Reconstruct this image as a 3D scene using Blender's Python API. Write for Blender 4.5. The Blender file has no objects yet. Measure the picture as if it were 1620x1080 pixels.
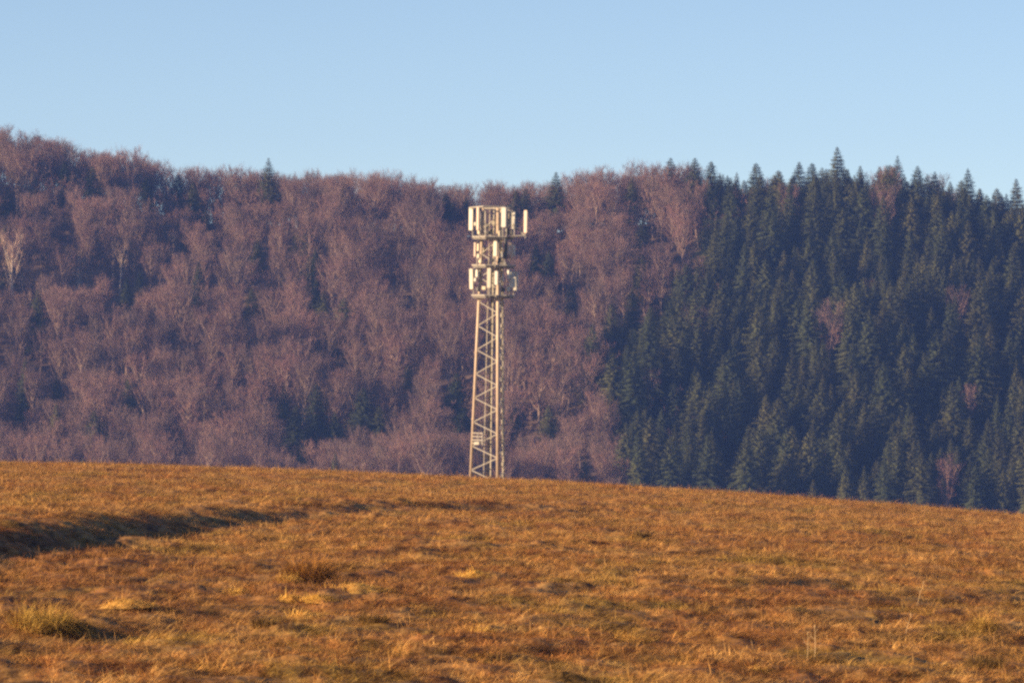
import bpy, math, random
import numpy as np
from mathutils import Matrix, Vector

sc = bpy.context.scene
COL = sc.collection
R = math.radians
F = 9000.0            # focal length in pixels of the 1620 px wide photograph (200 mm lens)

# ------------------------------------------------------------------ helpers
def tag(o, label=None, cat=None, group=None, kind=None):
    if label: o['label'] = label
    if cat: o['category'] = cat
    if group: o['group'] = group
    if kind: o['kind'] = kind
    return o

def link(o, parent=None):
    COL.objects.link(o)
    if parent is not None: o.parent = parent
    return o

def empty(name, loc, rz=0.0):
    o = bpy.data.objects.new(name, None)
    o.empty_display_size = 0.5
    o.location = loc; o.rotation_euler = (0, 0, rz)
    return link(o)

def mesh_np(name, V, Q=None, T=None, mat=None, smooth=False):
    """mesh from numpy arrays: V (n,3), quads Q (m,4), tris T (k,3)"""
    me = bpy.data.meshes.new(name)
    V = np.asarray(V, dtype=np.float32)
    me.vertices.add(len(V)); me.vertices.foreach_set('co', V.ravel())
    idx = []; st = []; n = 0; npoly = 0
    if Q is not None and len(Q):
        Q = np.asarray(Q, dtype=np.int32); idx.append(Q.ravel()); st.append(np.arange(len(Q), dtype=np.int32)*4); n = Q.size; npoly += len(Q)
    if T is not None and len(T):
        T = np.asarray(T, dtype=np.int32); idx.append(T.ravel()); st.append(n+np.arange(len(T), dtype=np.int32)*3); npoly += len(T)
    idx = np.concatenate(idx); st = np.concatenate(st)
    me.loops.add(len(idx)); me.loops.foreach_set('vertex_index', idx)
    me.polygons.add(npoly); me.polygons.foreach_set('loop_start', st)
    if smooth: me.polygons.foreach_set('use_smooth', np.ones(npoly, dtype=bool))
    me.update(calc_edges=True)
    if mat: me.materials.append(mat)
    return me

class MB:
    """collects shapes, then links them as ONE mesh object"""
    def __init__(s): s.V = []; s.F = []
    def add(s, vs, fs):
        b = len(s.V); s.V += [tuple(v) for v in vs]; s.F += [tuple(i+b for i in f) for f in fs]
    def tube(s, pts, rad, n=8, caps=True):
        pts = [Vector(p) for p in pts]
        if not isinstance(rad, (list, tuple)): rad = [rad]*len(pts)
        vs = []; fs = []
        for i, p in enumerate(pts):
            d = (pts[min(i+1, len(pts)-1)]-pts[max(i-1, 0)]).normalized()
            u = d.cross(Vector((0, 0, 1)) if abs(d.z) < .9 else Vector((1, 0, 0))).normalized(); w = d.cross(u)
            for k in range(n):
                a = 2*math.pi*k/n
                vs.append(p+(u*math.cos(a)+w*math.sin(a))*rad[i])
        for i in range(len(pts)-1):
            for k in range(n):
                fs.append((i*n+k, i*n+(k+1) % n, (i+1)*n+(k+1) % n, (i+1)*n+k))
        if caps:
            fs.append(tuple(range(n-1, -1, -1))); fs.append(tuple((len(pts)-1)*n+k for k in range(n)))
        s.add(vs, fs)
    def box(s, c, size, rz=0.0, bev=0.0, tilt=0.0):
        x, y, z = size[0]/2, size[1]/2, size[2]/2
        b = min(bev, x*.8, y*.8)
        prof = [(-x+b, -y), (x-b, -y), (x, -y+b), (x, y-b), (x-b, y), (-x+b, y), (-x, y-b), (-x, -y+b)] if b > 0 else [(-x, -y), (x, -y), (x, y), (-x, y)]
        n = len(prof); vs = []
        M = Matrix.Translation(c) @ Matrix.Rotation(rz, 4, 'Z') @ Matrix.Rotation(tilt, 4, 'X')
        lv = [(-z, .72 if b else 1), (-z+b, 1), (z-b, 1), (z, .72)] if b > 0 else [(-z, 1), (z, 1)]
        for zz, k in lv:
            for px, py in prof: vs.append(M @ Vector((px*k, py*k, zz)))
        fs = [tuple(range(n-1, -1, -1)), tuple((len(lv)-1)*n+k for k in range(n))]
        for i in range(len(lv)-1):
            for k in range(n): fs.append((i*n+k, i*n+(k+1) % n, (i+1)*n+(k+1) % n, (i+1)*n+k))
        s.add(vs, fs)
    def build(s, name, mat, parent=None, smooth=False):
        me = bpy.data.meshes.new(name); me.from_pydata(s.V, [], s.F); me.update()
        me.materials.append(mat)
        if smooth: me.polygons.foreach_set('use_smooth', [True]*len(me.polygons))
        return link(bpy.data.objects.new(name, me), parent)

def _hash(ix, iy, seed):
    h = (ix.astype(np.int64)*374761393 + iy.astype(np.int64)*668265263 + seed*974634777) & 0xffffffff
    h = ((h ^ (h >> 13))*1274126177) & 0xffffffff
    return ((h ^ (h >> 16)) & 0xffffff)/float(0xffffff)
def noise(x, y, seed=0):
    """smooth gradient noise, about -1..1"""
    x = np.asarray(x, float); y = np.asarray(y, float)
    ix = np.floor(x); iy = np.floor(y); fx = x-ix; fy = y-iy
    u = fx*fx*fx*(fx*(fx*6-15)+10); v = fy*fy*fy*(fy*(fy*6-15)+10)
    def g(ox, oy):
        a = _hash(ix+ox, iy+oy, seed)*2*np.pi
        return np.cos(a)*(fx-ox)+np.sin(a)*(fy-oy)
    return 1.5*((g(0, 0)*(1-u)+g(1, 0)*u)*(1-v)+(g(0, 1)*(1-u)+g(1, 1)*u)*v)
def sstep(a, b, x):
    t = np.clip((x-a)/(b-a), 0, 1); return t*t*(3-2*t)
def hermite(xs, ys, x):
    xs = np.array(xs, float); ys = np.array(ys, float)
    m = np.gradient(ys, xs); x = np.clip(x, xs[0], xs[-1])
    i = np.clip(np.searchsorted(xs, x)-1, 0, len(xs)-2)
    h = xs[i+1]-xs[i]; t = (x-xs[i])/h
    return (2*t**3-3*t**2+1)*ys[i]+(t**3-2*t**2+t)*h*m[i]+(-2*t**3+3*t**2)*ys[i+1]+(t**3-t**2)*h*m[i+1]

# ------------------------------------------------------------------ ground shape (metres; the camera stands at the origin, eye 1.7 m up)
PY = [-150, -40, 0, 40, 70, 95, 135, 200, 300, 380, 440, 513, 580, 700, 900, 1200, 1500, 1700]
PZ = [-2.6, -1.9, -1.75, -4.0, -5.05, -5.32, -5.45, -6.38, -7.98, -9.40, -11.05, -13.1, -15.7, -23, -36, -45, -47, -47]
def bank(x, y, pts, w, fade, fade2):
    py = [p[1] for p in pts]; px = [p[0] for p in pts]; ph = [p[2] for p in pts]
    xb = np.interp(y, py, px)+.30*noise(y*.16, y*0+3.3, 5)+.12*noise(y*.6, x*.5, 6)+.06*noise(y*1.7, x*1.5, 7); h = np.interp(y, py, ph)
    s = x-xb
    up = 1-sstep(-w/2, w/2, s)
    return .72*h*(.3*up*sstep(-fade, 0, s)-.7*(1-up)*(1-sstep(0, fade2, s)))
BANK1 = [(-18, 60, 0), (-15.5, 86, .2), (-14.0, 118, .7), (-13.0, 138, .82), (-11.6, 162, .76), (-9.8, 184, .66), (-7.5, 206, .42), (-3.8, 226, .36), (0, 241, .14), (3, 250, 0)]
BANK2 = [(-9.3, 84, .05), (-8.7, 92, .2), (-7.9, 99, .18), (-6.6, 107, .12), (-5, 116, 0)]
def meadow_h(x, y, micro=True):
    x = np.asarray(x, float); y = np.asarray(y, float)
    z = hermite(PY, PZ, y)
    xc = np.clip(x, -140, 140)
    z = z - (.052*xc + .00052*xc*xc)*sstep(1300, 700, y)
    k = sstep(20, 60, y)
    z = z + k*.16*noise(x/9+4, y/13, 1)*sstep(520, 340, y)
    z = z + bank(x, y, BANK1, 2.1, 22, 16) + bank(x, y, BANK2, .9, 4, 5)
    if micro:
        f = sstep(700, 430, y)
        z = z + f*(.13*noise(x/2.3, y/3.2, 2) + .12*noise(x/.9, y/1.3, 3) + .03*noise(x/.36, y/.5, 4))
    return z
SKY = [(-400, 215), (-200, 205), (0, 205), (60, 215), (150, 236), (250, 255), (320, 270), (400, 268), (470, 277), (560, 278), (650, 281), (740, 291), (810, 292), (880, 284), (950, 268), (1010, 264), (1060, 262), (1130, 256), (1190, 256), (1260, 248), (1330, 246), (1410, 244), (1480, 256), (1530, 268), (1580, 285), (1700, 310), (2000, 350)]
FOOT, RIDGE = 1550.0, 1762.0
def hill_h(x, y):
    x = np.asarray(x, float); y = np.asarray(y, float)
    px = 810+x/RIDGE*F
    top = np.interp(px, [p[0] for p in SKY], [p[1] for p in SKY])
    treeh = np.interp(px, [0, 900, 1150, 1300, 2000], [84, 84, 96, 108, 108])
    zr = (540-(top+treeh))/F*RIDGE
    far = sstep(260, 900, np.abs(x)); zr = zr*(1-far)+10*far
    z0 = -47-.02*np.clip(x, -160, 160)
    t = np.clip((y-FOOT)/(RIDGE-FOOT), 0, 1)
    s = t*(1.12-.12*t)
    z = z0+(zr-z0)*s
    env = np.sin(np.pi*t)
    z = z+env*(5.0*noise(x/70+1.7, y/60+.4, 11)+2.6*noise(x/26+.7, y/30, 12))
    z = z-np.clip(y-RIDGE, 0, 400)*.045 + .5*noise(x/7, y/7, 13)*sstep(1520, 1560, y)
    return z
def ground(x, y):
    m = meadow_h(x, y); h = hill_h(x, y); k = sstep(1380, 1520, np.asarray(y, float))
    return m*(1-k)+h*k
def at(px, py):
    """the point of the meadow seen at that place in the photograph"""
    D = np.arange(72, 600, .1); x = (px-810)/F*D; z = (540-py)/F*D
    i = np.nonzero(z <= ground(x, D))[0]
    i = i[0] if len(i) else 0
    return Vector((x[i], D[i], float(ground(x[i], D[i]))))

# ------------------------------------------------------------------ materials
def new_mat(name):
    m = bpy.data.materials.new(name); m.use_nodes = True
    nt = m.node_tree; b = nt.nodes['Principled BSDF']
    return m, nt, b
def N(nt, t, **kw):
    n = nt.nodes.new(t)
    for k, v in kw.items(): setattr(n, k, v)
    return n
def ramp(nt, fac, stops):
    r = N(nt, 'ShaderNodeValToRGB'); e = r.color_ramp.elements
    while len(e) < len(stops): e.new(.5)
    for i, (p, c) in enumerate(stops): e[i].position = p; e[i].color = (*c, 1)
    nt.links.new(fac, r.inputs[0]); return r.outputs[0]
def wnoise(nt, scale, detail=3, rough=.55, stretch=(1, 1, 1), src='Position', off=(0, 0, 0)):
    if src == 'Position': s = N(nt, 'ShaderNodeNewGeometry').outputs['Position']
    else: s = N(nt, 'ShaderNodeTexCoord').outputs['Object']
    mp = N(nt, 'ShaderNodeMapping'); mp.inputs['Scale'].default_value = stretch; mp.inputs['Location'].default_value = off
    nt.links.new(s, mp.inputs[0])
    n = N(nt, 'ShaderNodeTexNoise'); n.inputs['Scale'].default_value = scale; n.inputs['Detail'].default_value = detail; n.inputs['Roughness'].default_value = rough
    nt.links.new(mp.outputs[0], n.inputs['Vector']); return n.outputs['Fac']
def mix(nt, fac, a, b, mode='MIX'):
    m = N(nt, 'ShaderNodeMix', data_type='RGBA', blend_type=mode)
    for s, v in ((m.inputs['Factor'], fac), (m.inputs['A'], a), (m.inputs['B'], b)):
        if hasattr(v, 'links'): nt.links.new(v, s)
        else: s.default_value = v if not isinstance(v, tuple) else (*v, 1)
    return m.outputs['Result']
def math_n(nt, op, a, b=0.0):
    m = N(nt, 'ShaderNodeMath', operation=op)
    for s, v in ((m.inputs[0], a), (m.inputs[1], b)):
        if hasattr(v, 'links'): nt.links.new(v, s)
        else: s.default_value = v
    return m.outputs[0]

def simple(name, col, rough=.6, metal=0.0, var=.12, scale=3.0):
    m, nt, b = new_mat(name)
    f = wnoise(nt, scale, 4, .6, src='Object')
    c = ramp(nt, f, [(.3, tuple(v*(1-var) for v in col)), (.7, tuple(min(1, v*(1+var)) for v in col))])
    nt.links.new(c, b.inputs['Base Color']); b.inputs['Roughness'].default_value = rough; b.inputs['Metallic'].default_value = metal
    return m

def grass_mat(name, ground_sheet=False):
    m, nt, b = new_mat(name)
    big = wnoise(nt, .22, 5, .62, (1, .35, 1))          # broad patches of bent, reddish or greener grass
    mid = wnoise(nt, 1.5, 4, .65, (1, .35, 1), off=(7, 3, 0))
    c1 = ramp(nt, big, [(.40, G['rust']), (.47, G['orange']), (.53, G['pale']), (.58, G['straw']), (.63, G['rust'])])
    c2 = ramp(nt, mid, [(.34, G['rust']), (.44, G['orange']), (.54, G['straw']), (.64, G['pale'])])
    c = mix(nt, .5, c1, c2)
    olive = wnoise(nt, .38, 5, .72, (1, .32, 1), off=(31, 11, 0))
    fo = math_n(nt, 'MULTIPLY', math_n(nt, 'SMOOTH_MIN', math_n(nt, 'MAXIMUM', math_n(nt, 'MULTIPLY', math_n(nt, 'SUBTRACT', olive, .5), 7.0), 0.0), 1.0), .85)
    c = mix(nt, fo, c, G['olive'])
    # a drift of reddish bent grass on the lower left, under the bank
    mp = N(nt, 'ShaderNodeMapping', vector_type='TEXTURE'); mp.inputs['Location'].default_value = (-8.5, 124, -5.4); mp.inputs['Scale'].default_value = (9, 24, 5)
    nt.links.new(N(nt, 'ShaderNodeNewGeometry').outputs['Position'], mp.inputs[0])
    gr = N(nt, 'ShaderNodeTexGradient', gradient_type='SPHERICAL'); nt.links.new(mp.outputs[0], gr.inputs[0])
    fr = math_n(nt, 'MULTIPLY', math_n(nt, 'MINIMUM', math_n(nt, 'MULTIPLY', gr.outputs['Fac'], 3.2), 1.0), ramp(nt, mid, [(.3, (.9, .9, .9)), (.62, (.25, .25, .25))]))
    c = mix(nt, fr, c, (.21, .075, .026))
    if ground_sheet:
        c = mix(nt, .3, c, (.12, .06, .018))
        fine = wnoise(nt, 9.0, 3, .6, (1, .5, 1))
        c = mix(nt, .5, c, ramp(nt, fine, [(.35, (.07, .035, .014)), (.65, (.30, .16, .055))]))
    else:
        rnd = N(nt, 'ShaderNodeObjectInfo').outputs['Random']
        isl = N(nt, 'ShaderNodeNewGeometry').outputs['Random Per Island']
        c = mix(nt, .26, c, ramp(nt, isl, [(0, (.10, .05, .018)), (.3, G['rust']), (.6, G['straw']), (.85, G['pale']), (1, G['olive'])]))
        c = mix(nt, .12, c, ramp(nt, rnd, [(0, G['rust']), (.5, G['orange']), (1, G['pale'])]))
    # old wet thatch and fresher bleached straw lie side by side in small drifts
    wet = wnoise(nt, 2.4, 5, .7, (1, .28, 1), off=(3, 19, 0))
    c = mix(nt, 1.0, c, ramp(nt, wet, [(.37, (.36, .30, .27)), (.47, (.90, .87, .84)), (.66, (1.50, 1.46, 1.42))]), 'MULTIPLY')
    gap_shade = wnoise(nt, 5.5, 3, .65, (1, .22, 1), off=(13, 2, 0))  # shade in gaps between tussocks and pale highlights, painted into the colour
    c = mix(nt, 1.0, c, ramp(nt, gap_shade, [(.36, (.35, .32, .30)), (.47, (1, 1, 1)), (.70, (1.25, 1.28, 1.30))]), 'MULTIPLY')
    nt.links.new(c, b.inputs['Base Color'])
    b.inputs['Roughness'].default_value = .75; b.inputs['Specular IOR Level'].default_value = .2
    return m
G = dict(rust=(.25, .078, .024), orange=(.40, .165, .042), straw=(.50, .265, .080), pale=(.70, .44, .16), olive=(.26, .205, .028))
CLEAR = []

def crown_mat(name, stops, rough=.85, ptscale=.09, mixr=.55, isl=.25):
    v0, v1 = 1-isl, 1+isl
    m, nt, b = new_mat(name)
    rnd = N(nt, 'ShaderNodeObjectInfo').outputs['Random']
    pos = wnoise(nt, ptscale, 2, .5)
    a = ramp(nt, rnd, stops)
    c = mix(nt, mixr, a, ramp(nt, pos, [(.3+.4*p, q) for p, q in stops]))
    isl = N(nt, 'ShaderNodeNewGeometry').outputs['Random Per Island']
    c = mix(nt, 1.0, c, ramp(nt, isl, [(0, (v0, v0, v0)), (1, (v1, v1, v1))]), 'MULTIPLY')
    if ptscale < 1: c = mix(nt, 1.0, c, ramp(nt, wnoise(nt, .028, 3, .55, off=(9, 5, 2)), [(.36, (.72, .72, .74)), (.62, (1.12, 1.10, 1.08))]), 'MULTIPLY')
    nt.links.new(c, b.inputs['Base Color']); b.inputs['Roughness'].default_value = rough; b.inputs['Specular IOR Level'].default_value = .15
    return m

M = {}
M['sod'] = grass_mat('meadow sod', True)
M['grass'] = grass_mat('dry grass')
M['twig'] = crown_mat('bare twigs', [(0, (.148, .106, .097)), (.3, (.212, .134, .121)), (.55, (.278, .152, .138)), (.8, (.198, .139, .127)), (1, (.158, .121, .114))], isl=.15)
M['palecrown'] = crown_mat('pale bare twigs', [(0, (.36, .26, .20)), (1, (.30, .19, .155))])
M['needle'] = crown_mat('spruce needles', [(0, (.038, .052, .025)), (.5, (.070, .084, .034)), (1, (.120, .114, .043))], ptscale=.07, isl=.12)
M['bark'] = simple('grey brown bark', (.30, .215, .175), .9, 0, .3, 1.2)
M['pinebark'] = simple('spruce bark', (.11, .075, .055), .9, 0, .3, 1.2)
M['palebark'] = simple('pale birch bark', (.62, .50, .40), .8, 0, .25, 1.2)
M['litter'] = simple('leaf litter', (.17, .11, .085), .95, 0, .45, .25)
M['galv'] = simple('galvanised steel', (.375, .35, .325), .6, .1, .14, 2.0)
M['leg'] = simple('weathered steel tube', (.49, .385, .305), .6, .1, .10, 1.5)
M['dark'] = simple('dark steel grating', (.14, .125, .12), .6, .2, .2, 2.0)
M['rungs'] = simple('aged ladder steel', (.50, .44, .35), .6, .1, .2, 2.0)
M['cream'] = simple('cream antenna shell', (.49, .455, .40), .45, 0, .06, 1.5)
M['white'] = simple('white antenna shell', (.51, .505, .495), .45, 0, .05, 1.5)
M['rose'] = simple('faded pinkish antenna shell', (.55, .43, .38), .5, 0, .08, 1.5)
M['grey'] = simple('grey antenna shell', (.55, .55, .52), .5, 0, .08, 1.5)
M['black'] = simple('dark equipment case', (.075, .075, .085), .5, 0, .2, 1.5)
M['cable'] = simple('black cable', (.05, .045, .05), .6, 0, .2, 3)
M['tuft'] = crown_mat('brown tuft blades', [(0, (.40, .20, .045)), (.5, (.52, .27, .07)), (1, (.58, .34, .09))], ptscale=1.5)
M['browntuft'] = crown_mat('rusty brown tuft blades', [(0, (.26, .115, .028)), (.5, (.36, .17, .04)), (1, (.42, .22, .055))], ptscale=1.5)
M['greentuft'] = crown_mat('yellow green tuft blades', [(0, (.34, .22, .05)), (.5, (.50, .31, .08)), (1, (.44, .22, .06))], ptscale=1.5)
M['mound'] = crown_mat('bleached matted grass', [(0, (.52, .27, .060)), (.6, (.70, .42, .12)), (1, (.50, .31, .05))], ptscale=1.5)
M['clod'] = crown_mat('dark matted grass', [(0, (.13, .075, .026)), (1, (.20, .12, .036))], ptscale=1.5)
M['stalk'] = simple('bleached dry stalk', (.58, .40, .21), .7, 0, .1, 3)

# ------------------------------------------------------------------ the meadow, the valley and the hillside
def sheet(name, us, ys, hf, mat):
    """one ground sheet: rows at distances ys, columns on rays u (x = u * reach)"""
    U, Y = np.meshgrid(us, ys); X = U*np.maximum(Y, 60.0)
    Z = hf(X, Y); nr, nc = X.shape
    V = np.stack([X, Y, Z], -1).reshape(-1, 3)
    i = np.arange(nr*nc, dtype=np.int32).reshape(nr, nc)
    Q = np.stack([i[:-1, :-1], i[:-1, 1:], i[1:, 1:], i[1:, :-1]], -1).reshape(-1, 4)
    o = link(bpy.data.objects.new(name, mesh_np(name, V, Q, mat=mat, smooth=True)))
    return tag(o, kind='structure')
us = np.concatenate([np.linspace(-1.0, -.16, 25)[:-1], np.linspace(-.16, -.105, 60)[:-1], np.linspace(-.105, .105, 760), np.linspace(.105, .16, 60)[1:], np.linspace(.16, 1.0, 25)[1:]])
ys = np.concatenate([np.linspace(-150, 60, 40)[:-1], np.linspace(60, 80, 60)[:-1], np.arange(80, 170, .13), np.arange(170, 400, .3), np.arange(400, 540, 1.2), np.linspace(540, 1480, 90)])
sheet('meadow', us, ys, ground, M['sod'])
us2 = np.concatenate([np.linspace(-.65, -.14, 30)[:-1], np.linspace(-.14, .14, 150), np.linspace(.14, .65, 30)[1:]])
sheet('hillside', us2, np.concatenate([np.linspace(1480, 1900, 140), np.linspace(1910, 2300, 14)]), ground, M['litter'])

# ------------------------------------------------------------------ grass: clumps of blades scattered over the meadow, one object
def blades(rng, n, rad, length, width, lean=.6, wind=(.55, .1), up=(.25, 1.0), curve=.6, nseg=2, inner=0.0):
    """n bent blades; returns V, Q, T"""
    a = rng.uniform(0, 2*np.pi, n); r = rad*np.sqrt(rng.uniform(inner, 1, n))
    base = np.stack([r*np.cos(a), r*np.sin(a), np.full(n, -.02)], -1)
    d = np.stack([np.cos(a)*lean*rng.uniform(.2, 1, n)+wind[0]+rng.normal(0, .35, n), np.sin(a)*lean*rng.uniform(.2, 1, n)+wind[1]+rng.normal(0, .35, n), rng.uniform(up[0], up[1], n)], -1)
    d /= np.linalg.norm(d, axis=1, keepdims=True)
    L = length*rng.uniform(.5, 1.15, n)[:, None]
    b = rng.uniform(0, 2*np.pi, n); side = np.stack([np.cos(b), np.sin(b), np.zeros(n)], -1)*width*.5*rng.uniform(.6, 1.3, n)[:, None]
    p1 = base+d*L*.5; d2 = d.copy(); d2[:, 2] -= curve*rng.uniform(.3, 1.4, n); d2 /= np.linalg.norm(d2, axis=1, keepdims=True)
    p2 = p1+d2*L*.5
    V = np.stack([base-side, base+side, p1-side*.8, p1+side*.8, p2], 1).reshape(-1, 3)
    i = (np.arange(n, dtype=np.int32)*5)[:, None]
    return V, i+np.array([[0, 1, 3, 2]]), i+np.array([[2, 3, 4]])

# ------------------------------------------------------------------ single tufts, bleached mounds, dark clods and stalks on the meadow
def tuft(name, px, py, w, h, mat, label, cat, group=None, n=420, wind=.25, seed=1, lean=.55, up=(.5, 1.2), core=.5):
    p = at(px, py); k = p.y/F; W = w*k; H = h*k
    V, Q, T = blades(np.random.default_rng(seed), n, W*.42, H*1.3, .010*max(1, p.y/110), lean=lean, wind=(wind, .0), up=up, curve=.95)
    # a dense felted heart under the blades
    rng = np.random.default_rng(seed+70); b = len(V); nc, nr = 16, 6; D_ = [(0, 0, H*core)]
    for i in range(1, nr+1):
        a_ = i/nr*math.pi/2
        for j in range(nc):
            a = 2*math.pi*j/nc; q = math.sin(a_)*W*.36*rng.uniform(.85, 1.15)
            D_.append((q*math.cos(a), q*math.sin(a), H*core*math.cos(a_)*rng.uniform(.9, 1.1)-.03))
    T2 = [(b, b+1+j, b+1+(j+1) % nc) for j in range(nc)]
    Q2 = [(b+1+i*nc+j, b+1+i*nc+nc+j, b+1+i*nc+nc+(j+1) % nc, b+1+i*nc+(j+1) % nc) for i in range(nr-1) for j in range(nc)]
    V = np.concatenate([V, np.array(D_)]); Q = np.concatenate([Q, np.array(Q2)]); T = np.concatenate([T, np.array(T2)])
    o = bpy.data.objects.new(name, mesh_np(name, V, Q, T, mat)); o.location = (p.x, p.y, p.z); link(o)
    return tag(o, label, cat, group)
def mound(name, px, py, w, h, mat, label, cat, group=None, seed=1):
    """a low dome of matted lying blades"""
    p = at(px, py); k = p.y/F; W = w*k*.56; H = h*k*.38; CLEAR.append((p.x, p.y, W*.8))
    rng = np.random.default_rng(seed); nr, nc = 7, 22; vs = [(0, 0, H)]
    dy = 1.6*W
    for i in range(1, nr+1):
        t = i/nr
        for j in range(nc):
            a = 2*math.pi*j/nc; rr = t*(1+.22*math.sin(2*a+seed)+.14*math.sin(5*a+2*seed))
            vs.append((W*rr*math.cos(a), dy*rr*math.sin(a), H*(1-t**1.6)*(1+.3*rng.uniform(-1, 1))-.05*t))
    T = [(0, 1+j, 1+(j+1) % nc) for j in range(nc)]
    Q = [(1+i*nc+j, 1+i*nc+nc+j, 1+i*nc+nc+(j+1) % nc, 1+i*nc+(j+1) % nc) for i in range(nr-1) for j in range(nc)]
    V1, Q1, T1 = blades(rng, 900, 1.25, .24, .010*max(1, p.y/110), wind=(.7, 0), up=(-.05, .40), curve=.45)
    rr = np.hypot(V1[::5, 0], V1[::5, 1])
    base = np.repeat(V1[::5], 5, axis=0); off = V1-base; t = np.repeat(rr, 5)
    V1 = np.stack([base[:, 0]*W, base[:, 1]*dy, H*(1-np.clip(t, 0, 1)**1.6)-.02], -1)+off
    b = len(vs)
    o = bpy.data.objects.new(name, mesh_np(name, np.concatenate([np.array(vs), V1]), np.concatenate([np.array(Q), Q1+b]), np.concatenate([np.array(T), T1+b]), mat))
    o.location = p; link(o)
    return tag(o, label, cat, group)
tuft('grass_tuft', 486, 919, 62, 46, M['browntuft'], 'tall brown tuft of dry grass casting a long shadow below the shaded bank', 'grass tuft', n=1500, seed=3, wind=.15, lean=.9, up=(.4, 1.0), core=.60)
tuft('grass_tuft', 456, 921, 36, 18, M['greentuft'], 'short yellow green tuft leaning on the left of the tall brown tuft', 'grass tuft', n=350, seed=4)
tuft('grass_tuft', 62, 996, 105, 46, M['greentuft'], 'big yellow green grass tuft at the lower left edge of the meadow', 'grass tuft', n=1500, seed=5, wind=.35, up=(.25, 1.0))
tuft('grass_tuft', 98, 1000, 70, 40, M['tuft'], 'reddish brown grass tuft just right of the big yellow green tuft', 'grass tuft', n=1200, seed=6, wind=.5, up=(.2, .8))
tuft('grass_tuft', 1556, 1002, 34, 38, M['greentuft'], 'pointed yellowish grass tuft standing alone at the lower right', 'grass tuft', n=420, seed=7, wind=.05, lean=.35)
tuft('grass_tuft', 1300, 1050, 48, 20, M['clod'], 'dark brown tuft at the foot of the two pale stalks', 'grass tuft', n=420, seed=8)
tuft('grass_tuft', 416, 992, 40, 22, M['clod'], 'dark flattened tuft below the row of bleached mounds', 'grass tuft', n=380, seed=9)
tuft('grass_tuft', 592, 984, 52, 20, M['clod'], 'wide dark tuft right of and below the bleached mounds', 'grass tuft', n=420, seed=10)
tuft('grass_tuft', 1195, 1066, 50, 16, M['greentuft'], 'low yellow green tuft near the bottom edge left of the two pale stalks', 'grass tuft', n=420, seed=12)
tuft('grass_tuft', 1015, 850, 30, 14, M['clod'], 'small olive dark tuft in the middle of the meadow right of the tower', 'grass tuft', n=260, seed=13)
tuft('grass_tuft', 1555, 1058, 70, 30, M['clod'], 'dark mossy hummock near the lower right corner of the meadow', 'grass tuft', n=500, seed=14)
mound('grass_clod', 890, 1076, 76, 34, M['clod'], 'dark clod of matted grass at the bottom edge below the tower', 'grass clod', seed=2)
for px, py, w, h, lab, sd in [
    (200, 958, 62, 22, 'bleached straw mound right of the big yellow green tuft', 1),
    (383, 938, 44, 14, 'thin bleached mound left of the row below the tall brown tuft', 2),
    (456, 950, 34, 22, 'small peaked bleached mound just below the tall brown tuft', 3),
    (503, 948, 46, 17, 'round bleached mound right of the small peaked mound', 4),
    (566, 932, 72, 22, 'largest flat bleached mound in the shadow line of the tall brown tuft', 5),
    (487, 974, 48, 13, 'low bleached mound lowest of those below the tall brown tuft', 6),
    (752, 910, 48, 18, 'bleached mound alone in the meadow straight below the tower', 7),
    (995, 1012, 54, 20, 'faint pale mound in the lower middle right of the tower', 8),
    (765, 1000, 34, 12, 'small pale mound low in the meadow below the tower', 9)]:
    mound('grass_mound', px, py, w, h, M['mound'], lab, 'grass mound', 'bleached grass mounds on the meadow', sd)
def stalk(px, py, topx, topy, r, label):
    p = at(px, py); k = p.y/F
    mb = MB(); dx = (topx-px)*k; dz = (py-topy)*k
    mb.tube([(0, 0, -.05), (dx*.4+.01, 0, dz*.5), (dx, .02, dz)], [r, r*.9, r*.5], 6)
    mb.tube([(dx, .02, dz), (dx*1.02, .02, dz+.07)], [r*1.5, r*.4], 6)
    for q, e1 in ((.3, .09), (.62, -.06), (.85, .05)): mb.tube([(dx*q, 0, dz*q), (dx*q+e1, .02, dz*q+.05), (dx*q+e1*1.3, .02, dz*q+.12)], [r*.6, r*.5, r*.3], 5)
    o = mb.build('dry_stalk', M['stalk']); o.location = p
    tag(o, label, 'dry stalk', 'dry stalks on the meadow')
stalk(1277, 1044, 1278, 1004, .006, 'left and shorter of two pale upright stalks near the bottom')
stalk(1289, 1042, 1289, 993, .007, 'right and taller of two pale upright stalks near the bottom')
stalk(1431, 1008, 1441, 976, .006, 'leaning pale stalk between the two upright stalks and the pointed tuft')
stalk(1450, 958, 1461, 924, .006, 'leaning pale stalk farthest up the meadow at the right')

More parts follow.
